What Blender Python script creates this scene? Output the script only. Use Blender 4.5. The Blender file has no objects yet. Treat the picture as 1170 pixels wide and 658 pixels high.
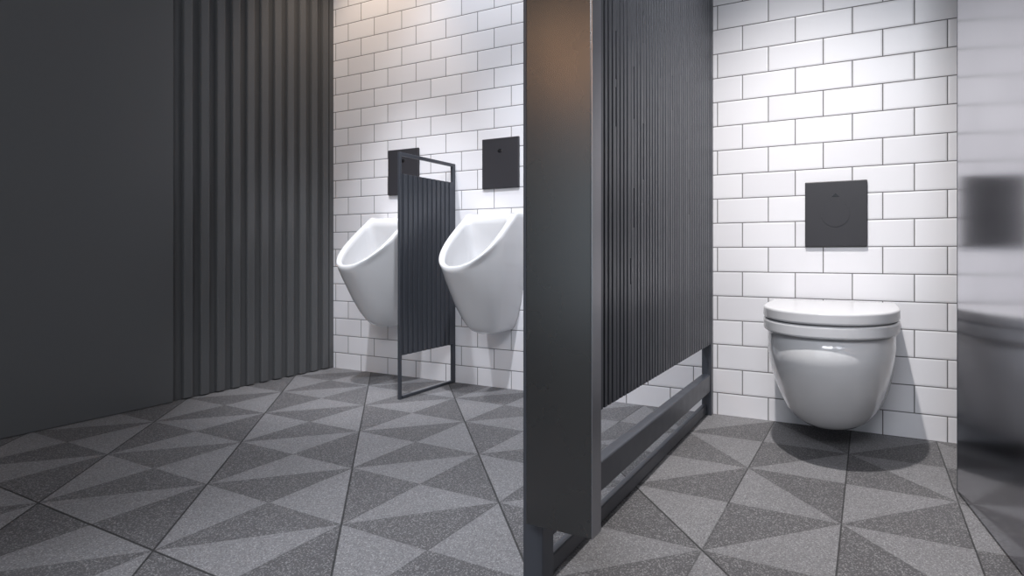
import bpy, bmesh, math, random
from mathutils import Vector, Matrix
random.seed(7)
scene = bpy.context.scene
col = scene.collection

# ------------------------------------------------------------------ camera
CAM_H, CAM_D, YAW = 0.6618, 2.3640, 0.4498
F_PX, CX, CY = 651.44, 668.5, 290.5
cam_data = bpy.data.cameras.new('camera')
cam_data.sensor_width = 36.0
cam_data.lens = F_PX / 1170 * 36.0
cam_data.shift_x = -(CX - 585) / 1170
cam_data.shift_y = -(329 - CY) / 1170
cam_data.clip_start = 0.02
cam = bpy.data.objects.new('camera', cam_data)
cam.location = (0, -CAM_D, CAM_H)
cam.rotation_euler = (math.pi / 2, 0, YAW)
col.objects.link(cam)
scene.camera = cam

# ------------------------------------------------------------------ world, lights, exposure
world = bpy.data.worlds.new('world')
scene.world = world
world.use_nodes = True
world.node_tree.nodes['Background'].inputs[0].default_value = (0.80, 0.90, 1.0, 1)
world.node_tree.nodes['Background'].inputs[1].default_value = 1.15
scene.view_settings.view_transform = 'Standard'
scene.view_settings.look = 'None'
scene.view_settings.exposure = 0.0
scene.view_settings.gamma = 1.0
scene.view_settings.use_curve_mapping = False


def spot(name, loc, target, power, angle, color, size=0.04, blend=0.6):
    d = bpy.data.lights.new(name, 'SPOT')
    d.energy = power
    d.spot_size = math.radians(angle)
    d.spot_blend = blend
    d.color = color
    d.shadow_soft_size = size
    o = bpy.data.objects.new(name, d)
    o.location = loc
    o.rotation_euler = (Vector(target) - Vector(loc)).to_track_quat('-Z', 'Y').to_euler()
    col.objects.link(o)
    return o


def area(name, loc, target, power, sx, sy, color):
    d = bpy.data.lights.new(name, 'AREA')
    d.shape = 'RECTANGLE'
    d.size, d.size_y = sx, sy
    d.energy = power
    d.color = color
    o = bpy.data.objects.new(name, d)
    o.location = loc
    o.rotation_euler = (Vector(target) - Vector(loc)).to_track_quat('-Z', 'Y').to_euler()
    col.objects.link(o)
    return o


COOL = (0.90, 0.93, 1.0)
NEUT = (1.0, 0.965, 0.95)
WARM = (1.0, 0.80, 0.62)
spot('downlight', (-0.32, -1.12, 2.6), (-0.20, -0.10, -0.6), 235, 70, NEUT, 0.03, 1.0)
spot('downlight', (-1.08, -1.15, 2.6), (-1.40, -0.08, -0.35), 195, 68, COOL, 0.03, 1.0)
spot('downlight', (-2.05, -0.90, 2.6), (-2.24, 0.02, -0.25), 165, 46, COOL, 0.03, 1.0)
spot('downlight', (-0.95, -1.85, 2.6), (-0.82, -1.75, 0), 205, 42, COOL, 0.18, 1.0)
spot('added_wall_wash', (-1.55, -0.55, 2.6), (-1.65, 0.0, 1.50), 32, 84, COOL, 0.04, 0.7)  # added spot to brighten the upper wall
spot('added_wall_wash', (-2.35, -0.55, 2.6), (-2.45, 0.0, 1.50), 25, 80, WARM, 0.04, 0.7)  # added warm spot, tints and lifts the wall's left end
area('added_fill_area', (0.0, -3.6, 2.6), (-0.4, -1.0, 0.3), 74, 1.2, 1.0, COOL)  # added fill behind the camera to raise the ambient light
spot('added_beam_spot', (-2.3, -4.6, 2.2), (-2.4, -5.2, 2.6), 560, 110, WARM, 0.05, 1.0)  # added, aimed up to light the unseen beam for the pilaster's reflection

# ------------------------------------------------------------------ material helpers
def new_mat(name):
    m = bpy.data.materials.new(name)
    m.use_nodes = True
    nt = m.node_tree
    return m, nt, nt.nodes['Principled BSDF']


def simple(name, rgb, rough=0.5, metal=0.0, spec=0.5, coat=0.0, noise=0.0, bump=0.0, scale=60):
    m, nt, b = new_mat(name)
    b.inputs['Base Color'].default_value = (*rgb, 1)
    b.inputs['Roughness'].default_value = rough
    b.inputs['Metallic'].default_value = metal
    b.inputs['Specular IOR Level'].default_value = spec
    b.inputs['Coat Weight'].default_value = coat
    if noise or bump:
        tc = nt.nodes.new('ShaderNodeTexCoord')
        n = nt.nodes.new('ShaderNodeTexNoise')
        n.inputs['Scale'].default_value = scale
        n.inputs['Detail'].default_value = 4
        nt.links.new(tc.outputs['Object'], n.inputs['Vector'])
        if noise:
            mr = nt.nodes.new('ShaderNodeMapRange')
            mr.inputs['To Min'].default_value = max(0, rough - noise)
            mr.inputs['To Max'].default_value = rough + noise
            nt.links.new(n.outputs['Fac'], mr.inputs['Value'])
            nt.links.new(mr.outputs['Result'], b.inputs['Roughness'])
        if bump:
            bp = nt.nodes.new('ShaderNodeBump')
            bp.inputs['Strength'].default_value = bump
            bp.inputs['Distance'].default_value = 0.002
            nt.links.new(n.outputs['Fac'], bp.inputs['Height'])
            nt.links.new(bp.outputs['Normal'], b.inputs['Normal'])
    return m


class NG:
    """small math-node builder"""
    def __init__(s, nt):
        s.nt = nt

    def m(s, op, a, b=None, c=None):
        n = s.nt.nodes.new('ShaderNodeMath')
        n.operation = op
        for i, v in enumerate((a, b, c)):
            if v is None:
                continue
            if isinstance(v, (int, float)):
                n.inputs[i].default_value = v
            else:
                s.nt.links.new(v, n.inputs[i])
        return n.outputs[0]

    def mix(s, f, a, b):
        n = s.nt.nodes.new('ShaderNodeMix')
        n.data_type = 'RGBA'
        for k, v in ((0, f), (6, a), (7, b)):
            if isinstance(v, (int, float)):
                n.inputs[k].default_value = v
            elif isinstance(v, tuple):
                n.inputs[k].default_value = (*v, 1)
            else:
                s.nt.links.new(v, n.inputs[k])
        return n.outputs[2]

    def line(s, v, half, soft):
        """1 on the line v==0, falling to 0 at half+soft; v is a distance"""
        n = s.nt.nodes.new('ShaderNodeMapRange')
        s.nt.links.new(v, n.inputs['Value'])
        n.inputs['From Min'].default_value = half
        n.inputs['From Max'].default_value = half + soft
        n.inputs['To Min'].default_value = 1
        n.inputs['To Max'].default_value = 0
        return n.outputs['Result']


def floor_material():
    m, nt, b = new_mat('terrazzo_triangle_tiles')
    g = NG(nt)
    tc = nt.nodes.new('ShaderNodeTexCoord')
    sp = nt.nodes.new('ShaderNodeSeparateXYZ')
    nt.links.new(tc.outputs['Object'], sp.inputs[0])
    x, y = sp.outputs[0], sp.outputs[1]
    S, OX, OY, LA = 0.38777, -1.14534, -1.36546, 2.3441
    ca, sa = math.cos(LA) / S, math.sin(LA) / S
    dx = g.m('SUBTRACT', x, OX)
    dy = g.m('SUBTRACT', y, OY)
    a = g.m('ADD', g.m('MULTIPLY', dx, ca), g.m('MULTIPLY', dy, sa))
    bb = g.m('SUBTRACT', g.m('MULTIPLY', dx, sa), g.m('MULTIPLY', dy, ca))
    ia, ib = g.m('FLOOR', a), g.m('FLOOR', bb)
    fa, fb = g.m('SUBTRACT', a, ia), g.m('SUBTRACT', bb, ib)
    ha, hb = g.m('SUBTRACT', fa, .5), g.m('SUBTRACT', fb, .5)
    aa, ab = g.m('ABSOLUTE', ha), g.m('ABSOLUTE', hb)
    horiz = g.m('GREATER_THAN', aa, ab)
    par = g.m('FLOORED_MODULO', g.m('ADD', g.m('ADD', ia, ib), horiz), 2.0)   # 1 = light, 0 = dark
    # a little variation from triangle to triangle
    cmb = nt.nodes.new('ShaderNodeCombineXYZ')
    nt.links.new(g.m('ADD', ia, g.m('MULTIPLY', horiz, .37)), cmb.inputs[0])
    nt.links.new(g.m('ADD', ib, g.m('MULTIPLY', g.m('GREATER_THAN', g.m('ADD', ha, hb), 0), .53)), cmb.inputs[1])
    wn = nt.nodes.new('ShaderNodeTexWhiteNoise')
    nt.links.new(cmb.outputs[0], wn.inputs['Vector'])
    var = g.m('MULTIPLY', g.m('SUBTRACT', wn.outputs['Value'], .5), .14)
    fac = g.m('ADD', par, var)
    base = g.mix(fac, FLOOR_DARK, FLOOR_LIGHT)
    # stone speckle
    v1 = nt.nodes.new('ShaderNodeTexVoronoi')
    v1.inputs['Scale'].default_value = 420
    nt.links.new(tc.outputs['Object'], v1.inputs['Vector'])
    spv = nt.nodes.new('ShaderNodeSeparateColor')
    nt.links.new(v1.outputs['Color'], spv.inputs[0])
    chip = g.m('GREATER_THAN', spv.outputs[0], .80)
    chipd = g.m('LESS_THAN', spv.outputs[1], .25)
    base = g.mix(g.m('MULTIPLY', chip, .42), base, (0.50, 0.50, 0.50))
    base = g.mix(g.m('MULTIPLY', chipd, .36), base, (0.03, 0.03, 0.032))
    nz = nt.nodes.new('ShaderNodeTexNoise')
    nz.inputs['Scale'].default_value = 5
    nz.inputs['Detail'].default_value = 6
    nt.links.new(tc.outputs['Object'], nz.inputs['Vector'])
    base = g.mix(g.m('MULTIPLY', g.m('SUBTRACT', nz.outputs['Fac'], .3), .35), base, (0.11, 0.105, 0.10))
    # joints
    da, db = g.m('SUBTRACT', .5, aa), g.m('SUBTRACT', .5, ab)
    right = g.m('GREATER_THAN', bb, 2.45)
    j1 = g.m('MULTIPLY', g.line(db, 0.0048, 0.003), g.m('SUBTRACT', 1.0, g.m('MULTIPLY', right, .75)))
    j2 = g.m('MULTIPLY', g.line(da, 0.002, 0.004), .35)
    j3 = g.m('MULTIPLY', g.line(g.m('ABSOLUTE', g.m('SUBTRACT', ha, hb)), 0.005, 0.004), g.m('ADD', .45, g.m('MULTIPLY', right, .5)))
    j4 = g.m('MULTIPLY', g.line(g.m('ABSOLUTE', g.m('ADD', ha, hb)), 0.003, 0.004), .3)
    j5 = g.line(g.m('ABSOLUTE', g.m('ADD', g.m('ADD', a, bb), 1.0)), 0.007, 0.004)
    j5 = g.m('MULTIPLY', j5, g.m('LESS_THAN', bb, -.4))
    j = g.m('MAXIMUM', g.m('MAXIMUM', g.m('MAXIMUM', j1, j2), g.m('MAXIMUM', j3, j4)), j5)
    base = g.mix(g.m('MULTIPLY', j, .85), base, (0.02, 0.02, 0.02))
    nt.links.new(base, b.inputs['Base Color'])
    b.inputs['Roughness'].default_value = 0.62
    b.inputs['Specular IOR Level'].default_value = 0.35
    bp = nt.nodes.new('ShaderNodeBump')
    bp.inputs['Strength'].default_value = 0.35
    bp.inputs['Distance'].default_value = 0.001
    nt.links.new(g.m('SUBTRACT', g.m('MULTIPLY', spv.outputs[0], .4), j), bp.inputs['Height'])
    nt.links.new(bp.outputs['Normal'], b.inputs['Normal'])
    return m


def tile_material():
    m, nt, b = new_mat('white_subway_tile')
    g = NG(nt)
    tc = nt.nodes.new('ShaderNodeTexCoord')
    sp = nt.nodes.new('ShaderNodeSeparateXYZ')
    nt.links.new(tc.outputs['Object'], sp.inputs[0])
    W, RH, XA, Z0 = 0.20225, 0.1, -0.43147, 0.0900
    rz = g.m('DIVIDE', g.m('SUBTRACT', sp.outputs[2], Z0), RH)
    ir = g.m('FLOOR', rz)
    fz = g.m('SUBTRACT', rz, ir)
    odd = g.m('FLOORED_MODULO', ir, 2.0)
    ux = g.m('ADD', g.m('DIVIDE', g.m('SUBTRACT', sp.outputs[0], XA), W), g.m('MULTIPLY', odd, .5))
    iu = g.m('FLOOR', ux)
    fu = g.m('SUBTRACT', ux, iu)
    dz = g.m('MULTIPLY', g.m('SUBTRACT', .5, g.m('ABSOLUTE', g.m('SUBTRACT', fz, .5))), RH)
    du = g.m('MULTIPLY', g.m('SUBTRACT', .5, g.m('ABSOLUTE', g.m('SUBTRACT', fu, .5))), W)
    d = g.m('MINIMUM', dz, du)
    grout = g.line(d, 0.0013, 0.0010)
    edge = g.line(d, 0.0018, 0.005)
    cmb = nt.nodes.new('ShaderNodeCombineXYZ')
    nt.links.new(iu, cmb.inputs[0])
    nt.links.new(ir, cmb.inputs[1])
    wn = nt.nodes.new('ShaderNodeTexWhiteNoise')
    nt.links.new(cmb.outputs[0], wn.inputs['Vector'])
    base = g.mix(wn.outputs['Value'], (0.80, 0.79, 0.815), (0.87, 0.862, 0.885))
    base = g.mix(grout, base, (0.13, 0.125, 0.125))
    nt.links.new(base, b.inputs['Base Color'])
    b.inputs['Specular IOR Level'].default_value = 0.5
    nt.links.new(g.m('ADD', .32, g.m('MULTIPLY', grout, .5)), b.inputs['Roughness'])
    nz = nt.nodes.new('ShaderNodeTexNoise')
    nz.inputs['Scale'].default_value = 14
    nz.inputs['Detail'].default_value = 3
    nt.links.new(tc.outputs['Object'], nz.inputs['Vector'])
    # every tile sits a hair differently
    hgt = g.m('ADD', g.m('MULTIPLY', edge, -1.0), g.m('MULTIPLY', nz.outputs['Fac'], .5))
    hgt = g.m('ADD', hgt, g.m('MULTIPLY', g.m('MULTIPLY', g.m('SUBTRACT', wn.outputs['Value'], .5), fz), .8))
    bp = nt.nodes.new('ShaderNodeBump')
    bp.inputs['Strength'].default_value = 0.5
    bp.inputs['Distance'].default_value = 0.0015
    nt.links.new(hgt, bp.inputs['Height'])
    nt.links.new(bp.outputs['Normal'], b.inputs['Normal'])
    return m


FLOOR_LIGHT = (0.212, 0.209, 0.217)
FLOOR_DARK = (0.102, 0.099, 0.104)
M = {}
M['floor'] = floor_material()
M['tile'] = tile_material()
M['char'] = simple('charcoal_powder_coat', (0.062, 0.067, 0.080), 0.36, metal=0.25, spec=0.5, noise=0.06, scale=25)
M['char_wall'] = simple('charcoal_lacquer_wall', (0.105, 0.107, 0.110), 0.36, spec=0.45, noise=0.05, scale=8)
M['pilaster'] = simple('dark_satin_steel', (0.105, 0.105, 0.105), 0.27, metal=0.85, spec=0.5, noise=0.05, scale=6)
M['edge'] = simple('edge_tile_reflection', (0.30, 0.30, 0.32), 0.30, metal=0.9, noise=0.05)  # lighter base colour stands in for the white tiles reflected here
M['plate'] = simple('matte_anthracite_plate', (0.038, 0.037, 0.042), 0.42, spec=0.4, noise=0.04)
M['plate_dark'] = simple('black_sensor_window', (0.012, 0.012, 0.014), 0.2)
M['ceramic'] = simple('white_glazed_ceramic', (0.73, 0.73, 0.74), 0.12, spec=0.5, coat=0.3)
M['seat'] = simple('white_thermoset_seat', (0.68, 0.68, 0.695), 0.22, spec=0.5)
M['door'] = simple('black_mirror_gloss_door', (0.50, 0.50, 0.53), 0.15, metal=1.0)
M['ceiling'] = simple('dark_painted_ceiling', (0.10, 0.10, 0.10), 0.8)
M['chrome'] = simple('chrome', (0.7, 0.7, 0.7), 0.15, metal=1.0)
M['wood'] = simple('oiled_oak', (0.42, 0.26, 0.15), 0.5, bump=0.3, scale=20)


# ------------------------------------------------------------------ mesh helpers
def box(bm, x0, x1, y0, y1, z0, z1, bev=0.0):
    r = bmesh.ops.create_cube(bm, size=1)
    vs = r['verts']
    for v in vs:
        v.co = Vector(((x0 + x1) / 2 + v.co.x * (x1 - x0), (y0 + y1) / 2 + v.co.y * (y1 - y0), (z0 + z1) / 2 + v.co.z * (z1 - z0)))
    if bev:
        es = list({e for v in vs for e in v.link_edges})
        bmesh.ops.bevel(bm, geom=es, offset=bev, segments=2, affect='EDGES', profile=0.5)


def obj(name, bm, mat, parent=None, smooth=False, loc=None):
    bmesh.ops.recalc_face_normals(bm, faces=bm.faces[:])
    me = bpy.data.meshes.new(name)
    bm.to_mesh(me)
    bm.free()
    me.materials.append(mat)
    if smooth:
        for p in me.polygons:
            p.use_smooth = True
    o = bpy.data.objects.new(name, me)
    col.objects.link(o)
    if parent:
        o.parent = parent
    if loc:
        o.location = loc
    return o


def thing(name, label, cat, loc=(0, 0, 0), rz=0, group=None):
    o = bpy.data.objects.new(name, None)
    o.empty_display_size = 0.1
    col.objects.link(o)
    o.location = loc
    o.rotation_euler = (0, 0, rz)
    o['label'] = label
    o['category'] = cat
    if group:
        o['group'] = group
    return o


def bxo(name, b, mat, parent=None, bev=0.0):
    bm = bmesh.new()
    box(bm, *b, bev)
    return obj(name, bm, mat, parent)


def struct(name, b, mat):
    o = bxo(name, b, mat)
    o['kind'] = 'structure'
    return o


def copy_tree(o, parent=None):
    c = o.copy()
    col.objects.link(c)
    if parent:
        c.parent = parent
    for ch in list(o.children):
        copy_tree(ch, c)
    return c


def loft(bm, rings, cap_first=False, cap_last=False):
    prev = None
    rows = []
    for r in rings:
        vs = [bm.verts.new(p) for p in r]
        rows.append(vs)
        if prev:
            n = len(vs)
            for i in range(n):
                bm.faces.new((prev[i], prev[(i + 1) % n], vs[(i + 1) % n], vs[i]))
        prev = vs
    if cap_first:
        bm.faces.new(rows[0])
    if cap_last:
        bm.faces.new(rows[-1])
    return rows


# ------------------------------------------------------------------ room shell
X_LEFT = -2.776
struct('floor', (X_LEFT - 0.3, 2.6, -5.6, 0.15, -0.10, 0.0), M['floor'])
struct('wall_back', (X_LEFT - 0.3, 2.6, 0.0, 0.15, 0.0, 2.7), M['tile'])
struct('wall_right', (0.62, 0.75, -5.6, 0.0, 0.0, 2.7), M['char_wall'])  # unseen wall, put in to block ambient light from the right
struct('added_beam_1', (X_LEFT - 0.3, 0.62, -5.6, -5.4, 2.25, 2.7), M['wood'])  # unseen timber beam, added to give the pilaster its warm brown reflection
struct('ceiling', (X_LEFT - 0.3, 2.6, -5.6, 0.15, 2.7, 2.8), M['ceiling'])
# left wall: smooth lacquered wall with a fluted cladding near the tiled wall
bm = bmesh.new()
box(bm, X_LEFT - 0.30, X_LEFT - 0.03, -5.6, 0.0, 0.0, 2.7)
o = obj('wall_left', bm, M['char_wall'])
o['kind'] = 'structure'

t = thing('wall_cladding', 'dark charcoal vertically fluted cladding panel on the left wall beside the white tiles', 'wall panel', (X_LEFT, 0, 0))
bm = bmesh.new()
box(bm, -0.029, -0.012, -0.866, -0.002, 0.002, 2.69)
obj('backing', bm, M['char_wall'], t)
bm = bmesh.new()
P = 0.0745
for k in range(11):
    y1 = -0.040 - k * P
    box(bm, -0.013, 0.010, y1 - P * 0.52, y1, 0.004, 2.69, 0.004)
obj('fluting', bm, M['char_wall'], t)
bxo('end_trim', (-0.029, 0.002, -0.030, -0.002, 0.002, 2.69), M['char_wall'], t, 0.002)
t = thing('wall_panel', 'smooth dark charcoal panel on the left wall, in front of the fluted cladding', 'wall panel', (X_LEFT, 0, 0))
for i, (a, b) in enumerate(((-1.95, -0.870), (-3.05, -1.955), (-5.5, -3.055))):
    bxo('panel_board', (-0.029, 0.012, a, b, 0.002, 2.69), M['char_wall'], t, 0.002)


# ------------------------------------------------------------------ cubicle partition
PX0, PX1 = -0.590, -0.550
Y_NEAR = -1.41
t = thing('cubicle_partition', 'tall charcoal fluted cubicle partition on a raised steel frame, left of the toilet', 'partition', (PX0, 0, 0))
def part(name, b, mat, bev=0.002, parent=t, ox=PX0):
    return bxo(name, (b[0] - ox, b[1] - ox, *b[2:]), mat, parent, bev)
TOP = 2.15
part('post', (PX0, PX1, -0.034, -0.001, 0.0, TOP), M['char'])
part('post', (PX0 - .006, PX1 - .002, Y_NEAR, Y_NEAR + 0.045, 0.0, TOP), M['char'])
part('top_rail', (PX0, PX1, Y_NEAR + .045, -0.034, TOP - 0.04, TOP), M['char'])
part('middle_rail', (PX0, PX1 - .004, Y_NEAR + .045, -0.034, 0.098, 0.168), M['char'], 0.004)
part('bottom_rail', (PX0, PX0 + .020, Y_NEAR + .045, -0.034, 0.006, 0.043), M['char'], 0.003)
# fluted panel: backing sheet with ribs on both faces; some grooves closed apart from short slots
bm = bmesh.new()
ZB, ZT = 0.294, TOP - 0.038
box(bm, 0.014, 0.030, Y_NEAR + .047, -0.036, ZB, ZT)
PITCH = 0.025
n = int((1.41 - 0.047 - 0.036) / PITCH)
slots = {}
def pix_side(x, y, X):
    q = (x - CX) / F_PX
    c, s = math.cos(YAW), math.sin(YAW)
    tt = X / (-s + q * c)
    return tt * (c + q * s) - CAM_D, CAM_H + (CY - y) * tt / F_PX
for x, ya, yb in ((706, 36, 91), (706, 100, 145), (724, 75, 135), (735, 12, 48), (735, 140, 205), (756, 25, 90), (755, 0, 20), (768, 85, 125), (765, 0, 23),
                  (779, 18, 50), (779, 53, 86), (787, 95, 160), (788, 205, 245), (726, 215, 260), (720, 295, 325)):
    Y, z1 = pix_side(x, ya, PX1)
    _, z0 = pix_side(x, yb, PX1)
    k = round((-0.038 - Y) / PITCH)
    slots.setdefault(k, []).append((z0, z1))
for k in range(n):
    ya = -0.038 - k * PITCH
    yb = ya - PITCH
    # rib
    box(bm, 0.0295, 0.039, yb, ya - 0.008, ZB, ZT, 0.0015)
    box(bm, 0.002, 0.0145, yb, ya - 0.008, ZB, ZT)
    if k in slots:
        edges = sorted(slots[k])
        z = ZB
        for z0, z1 in edges:
            if z0 > z:
                box(bm, 0.0295, 0.0378, ya - 0.0085, ya + 0.0005, z, z0)
            z = z1
        box(bm, 0.0295, 0.0378, ya - 0.0085, ya + 0.0005, z, ZT)
    elif k < 24:
        box(bm, 0.0295, 0.0365, ya - 0.0085, ya + 0.0005, ZB, ZT)
obj('fluted_panel', bm, M['char'], t)

t = thing('cubicle_pilaster', 'tall smooth dark cubicle front pilaster hanging above the floor in the middle', 'pilaster', (-0.5705, -1.4215, 0))
bm = bmesh.new()
PB = 0.151
box(bm, 0.0, 0.137, -0.019, 0.019, PB, 2.25, 0.002)
obj('panel', bm, M['pilaster'], t)
o = bxo('edge_trim', (0.1371, 0.1391, -0.019, 0.019, PB, 2.25), M['edge'], t)
o['label'] = 'metal edge strip, toned light for the reflected tiles'

# ------------------------------------------------------------------ urinal divider
DX = -1.892
t = thing('urinal_divider', 'small charcoal fluted privacy screen in a thin frame between the two urinals', 'divider', (DX, 0, 0))
W2 = 0.007
YN = -0.396
bxo('post', (-W2, W2, -0.024, -0.001, 0, 1.128), M['char'], t, 0.0015)
bxo('post', (-W2, W2, YN, YN + 0.012, 0, 1.128), M['char'], t, 0.0015)
bxo('top_rail', (-W2, W2, YN + 0.018, -0.024, 1.112, 1.128), M['char'], t, 0.0015)
bxo('foot_rail', (-W2, W2, YN + 0.018, -0.024, 0.002, 0.014), M['char'], t, 0.0015)
bm = bmesh.new()
box(bm, -0.004, 0.004, YN + 0.016, -0.022, 0.200, 1.030)
for k in range(11):
    y1 = -0.026 - k * 0.0325
    box(bm, -0.009, 0.009, y1 - 0.022, y1, 0.200, 1.030, 0.0015)
obj('fluted_panel', bm, M['char'], t)


# ------------------------------------------------------------------ sanitary ware
def dloop(w, d, flat, n=40, p=2.0, back=0.0, rc=0.0):
    """closed loop, straight from the wall (y=-back) to y=-flat, then rounded to y=-d"""
    pts = []
    ns = 14
    for i in range(ns):
        f = i / ns
        pts.append((w, -(back + (flat - back) * f)))
    for i in range(n + 1):
        a = math.pi * i / n
        cx_, sy_ = math.cos(a), math.sin(a)
        pts.append((w * math.copysign(abs(cx_) ** (2 / p), cx_), -(flat + (d - flat) * abs(sy_) ** (2 / p))))
    for i in range(1, ns + 1):
        f = 1 - i / ns
        pts.append((-w, -(back + (flat - back) * f)))
    m_ = 20
    for i in range(1, m_):
        pts.append((-w + 2 * w * i / m_, -back))
    if rc:
        # round the two back corners
        out = []
        for x, y in pts:
            u, v = w - abs(x), -y - back
            if u < rc and v < rc:
                du, dv = rc - u, rc - v
                k = rc / math.hypot(du, dv)
                u, v = rc - du * k, rc - dv * k
                x, y = math.copysign(w - u, x), -(back + v)
            out.append((x, y))
        pts = out
    return pts


def uloop(w, d, flat):
    """urinal plan: flat flanks meeting a rounded front with a soft corner"""
    pts = [(w, -flat * i / 14) for i in range(14)]
    for i in range(41):
        a = math.pi * i / 40
        cx_ = math.cos(a)
        pts.append((w * cx_, -(flat + (d - flat) * max(0.0, 1 - abs(cx_) ** 2.3) ** 0.66)))
    pts += [(-w, -flat * (1 - i / 14)) for i in range(1, 15)]
    pts += [(-w + 2 * w * i / 20, 0.0) for i in range(1, 20)]
    return pts


def make_urinal():
    t = thing('urinal', 'white wall-hung urinal', 'urinal')
    bm = bmesh.new()
    rings = []
    # outer skin, bottom to rim.  (half width, depth, flat, z at wall, z at nose)
    prof = [(0.022, 0.110, 0.06, 0.286, 0.286),
            (0.048, 0.170, 0.09, 0.287, 0.290),
            (0.066, 0.206, 0.10, 0.296, 0.306),
            (0.080, 0.234, 0.11, 0.315, 0.330),
            (0.097, 0.266, 0.12, 0.360, 0.370),
            (0.117, 0.304, 0.14, 0.440, 0.430),
            (0.133, 0.338, 0.15, 0.540, 0.490),
            (0.144, 0.368, 0.16, 0.660, 0.540),
            (0.149, 0.384, 0.165, 0.760, 0.568),
            (0.151, 0.392, 0.17, 0.835, 0.583)]
    def zat(y, d, zw, zn, flat0=0.09):
        f = (-y - flat0) / max(d - flat0, 1e-4)
        f = min(max(f, 0), 1)
        return zw + (zn - zw) * f
    for w, d, fl, zw, zn in prof:
        rings.append([(x, y, zat(y, d, zw, zn)) for x, y in uloop(w, d, fl + 0.03)])
    # rim: rounded over
    for ins, dz, back in ((0.001, 0.012, 0), (0.005, 0.019, 0), (0.012, 0.022, 0.060), (0.026, 0.022, 0.110), (0.031, 0.018, 0.120)):
        w, d, fl, zw, zn = 0.151 - ins, 0.394 - ins * .75, 0.18, 0.838, 0.588
        rings.append([(x, y, zat(y, d, zw, zn) + dz) for x, y in dloop(w, d, fl, n=40, p=2.3, back=back, rc=0.035 if back else 0.004)])
    # inner bowl
    for w, d, fl, back, zw, zn in ((0.118, 0.364, 0.19, 0.122, 0.835, 0.580), (0.115, 0.350, 0.19, 0.112, 0.760, 0.530),
                                   (0.108, 0.325, 0.18, 0.100, 0.660, 0.480), (0.092, 0.285, 0.17, 0.095, 0.540, 0.430),
                                   (0.068, 0.235, 0.15, 0.09, 0.450, 0.395), (0.035, 0.185, 0.14, 0.11, 0.405, 0.385)):
        rings.append([(x, y, zat(y, d, zw, zn)) for x, y in dloop(w, d, fl, p=2.3, back=back, rc=0.035)])
    loft(bm, rings, True, True)
    o = obj('bowl', bm, M['ceramic'], t, smooth=True)
    bm = bmesh.new()
    bmesh.ops.create_cone(bm, cap_ends=True, radius1=0.022, radius2=0.018, depth=0.006, segments=24,
                          matrix=Matrix.Translation((0, -0.15, 0.397)))
    obj('drain_cover', bm, M['chrome'], t)
    return t


def make_flush_plate(kind):
    t = thing('flush_plate', '', 'flush plate')
    bm = bmesh.new()
    box(bm, -0.108, 0.108, -0.012, 0.0, -0.124, 0.124, 0.003)
    obj('plate', bm, M['plate'], t)
    if kind == 'urinal':
        bm = bmesh.new()
        bmesh.ops.create_uvsphere(bm, u_segments=20, v_segments=10, radius=1.0,
                                  matrix=Matrix.Translation((0, -0.012, 0.060)) @ Matrix.Diagonal((0.014, 0.003, 0.010, 1)))
        obj('sensor_window', bm, M['plate_dark'], t, True)
    else:
        bm = bmesh.new()
        bmesh.ops.create_cone(bm, cap_ends=True, radius1=0.050, radius2=0.0495, depth=0.0024, segments=48,
                              matrix=Matrix.Translation((0, -0.0122, 0.0)) @ Matrix.Rotation(math.pi / 2, 4, 'X'))
        obj('round_button', bm, M['plate'], t)
        bm = bmesh.new()
        vs = [bm.verts.new(p) for p in ((-0.014, -0.0127, 0.064), (0.014, -0.0127, 0.064), (0.0, -0.0127, 0.078))]
        f = bm.faces.new(vs)
        r = bmesh.ops.extrude_face_region(bm, geom=[f])
        for v in r['geom']:
            if isinstance(v, bmesh.types.BMVert):
                v.co.y += 0.0012
        obj('indicator_mark', bm, M['plate_dark'], t)
    return t


u = make_urinal()
u.location = (-1.600, 0, 0)
u['label'] = 'white wall-hung urinal right of the small divider, next to the dark pilaster'
u['group'] = 'wall-hung urinals'
u2 = copy_tree(u)
u2.location = (-2.245, 0, 0)
u2['label'] = 'white wall-hung urinal left of the small divider, nearest the fluted dark wall'

fp = make_flush_plate('urinal')
fp.location = (-1.602, -0.0005, 1.113)
fp['label'] = 'dark square flush plate with a sensor on the tiles above the right urinal'
fp['group'] = 'urinal flush plates'
f2 = copy_tree(fp)
f2.location = (-2.232, -0.0005, 1.108)
f2['label'] = 'dark square flush plate partly behind the divider, above the left urinal'
fp = make_flush_plate('toilet')
fp.location = (-0.0847, -0.0005, 0.815)
fp['label'] = 'dark square flush plate with a round button on the tiles above the toilet'

# toilet
t = thing('toilet', 'white wall-hung toilet with closed lid in the cubicle on the right', 'toilet', (-0.095, 0, 0))
bm = bmesh.new()
prof = [(0.030, 0.17, 0.10, 0.064), (0.075, 0.245, 0.11, 0.065), (0.105, 0.290, 0.12, 0.076), (0.129, 0.330, 0.13, 0.096),
        (0.153, 0.382, 0.15, 0.135), (0.172, 0.436, 0.17, 0.190), (0.187, 0.487, 0.19, 0.248), (0.195, 0.518, 0.20, 0.292),
        (0.199, 0.532, 0.21, 0.325), (0.201, 0.535, 0.215, 0.350), (0.2015, 0.531, 0.215, 0.375), (0.2005, 0.524, 0.215, 0.398), (0.195, 0.516, 0.21, 0.406), (0.17, 0.48, 0.20, 0.4065)]
loft(bm, [[(x, y, z) for x, y in dloop(w, d, fl, p=2.15)] for w, d, fl, z in prof], True, True)
obj('bowl', bm, M['ceramic'], t, smooth=True)
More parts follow.
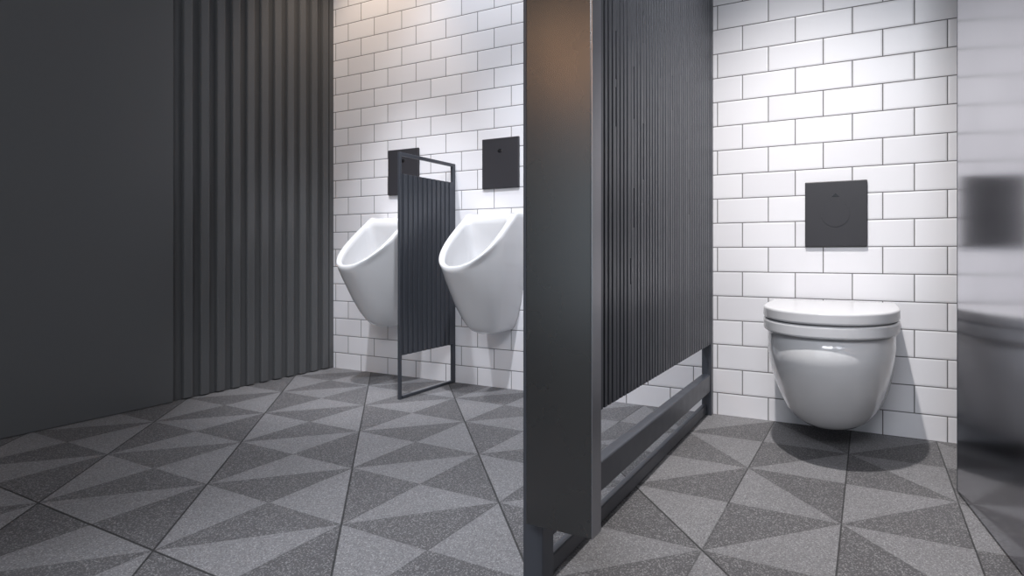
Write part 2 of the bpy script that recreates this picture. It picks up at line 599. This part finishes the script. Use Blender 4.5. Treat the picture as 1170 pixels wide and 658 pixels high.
# back shroud against the wall, its rim standing just proud of the bowl
bm = bmesh.new()
rings = []
half = [(0.207, 0.402), (0.207, 0.36), (0.205, 0.30), (0.199, 0.24), (0.186, 0.18), (0.165, 0.125), (0.135, 0.088), (0.09, 0.072)]
sp_ = [(-x, z) for x, z in half] + [(x, z) for x, z in reversed(half)]
for y, k in ((-0.0005, 1.0), (-0.10, 1.0), (-0.125, 0.985), (-0.13, 0.955)):
    rings.append([(x * k, y, 0.402 - (0.402 - z) * k) for x, z in sp_])
loft(bm, rings, True, True)
obj('side_shroud', bm, M['ceramic'], t, smooth=False)


def slab(bm, w, d, fl, z0, z1, r, back, dome=0.0):
    e = 0.0015
    prof = [(r + e, z0), (r, z0), (r * .3, z0 + r * .3), (0, z0 + r), (0, z0 + r + e), (0, z1 - r - e), (0, z1 - r), (r * .3, z1 - r * .3), (r, z1), (r + 2 * e, z1)]
    rings = [[(x, y, z) for x, y in dloop(w - i, d - i, fl, p=2.2, back=back + i)] for i, z in prof]
    for i, f in ((0.03, .3), (0.08, .7), (0.14, 1.0)):
        rings.append([(x, y, z1 + dome * f) for x, y in dloop(w - i, d - i, max(fl - i * .2, back + i + .01), p=2.2, back=back + i)])
    loft(bm, rings, True, True)


bm = bmesh.new()
slab(bm, 0.212, 0.542, 0.235, 0.410, 0.448, 0.006, 0.045)
o = obj('seat', bm, M['seat'], t, smooth=True)
bm = bmesh.new()
slab(bm, 0.212, 0.545, 0.235, 0.4515, 0.488, 0.006, 0.035, 0.002)
obj('lid', bm, M['seat'], t, smooth=True)
for sx in (-0.075, 0.075):
    bm = bmesh.new()
    bmesh.ops.create_cone(bm, cap_ends=True, radius1=0.014, radius2=0.014, depth=0.05, segments=20,
                          matrix=Matrix.Translation((sx, -0.034, 0.43)))
    obj('hinge', bm, M['chrome'], t)

# ------------------------------------------------------------------ glossy cubicle door, standing open on the right
ANG = math.radians(7.6)
t = thing('cubicle_door', 'tall glossy dark cubicle door at the right edge, mirroring the tiles', 'door', (0.2425, -0.492, 0), ANG)
bm = bmesh.new()
box(bm, 0.0, 0.028, -1.15, 0.0, 0.005, 2.15, 0.0015)
obj('door_leaf', bm, M['door'], t)
bxo('edge_strip', (-0.0005, 0.0285, 0.0002, 0.004, 0.005, 2.15), M['char'], t)
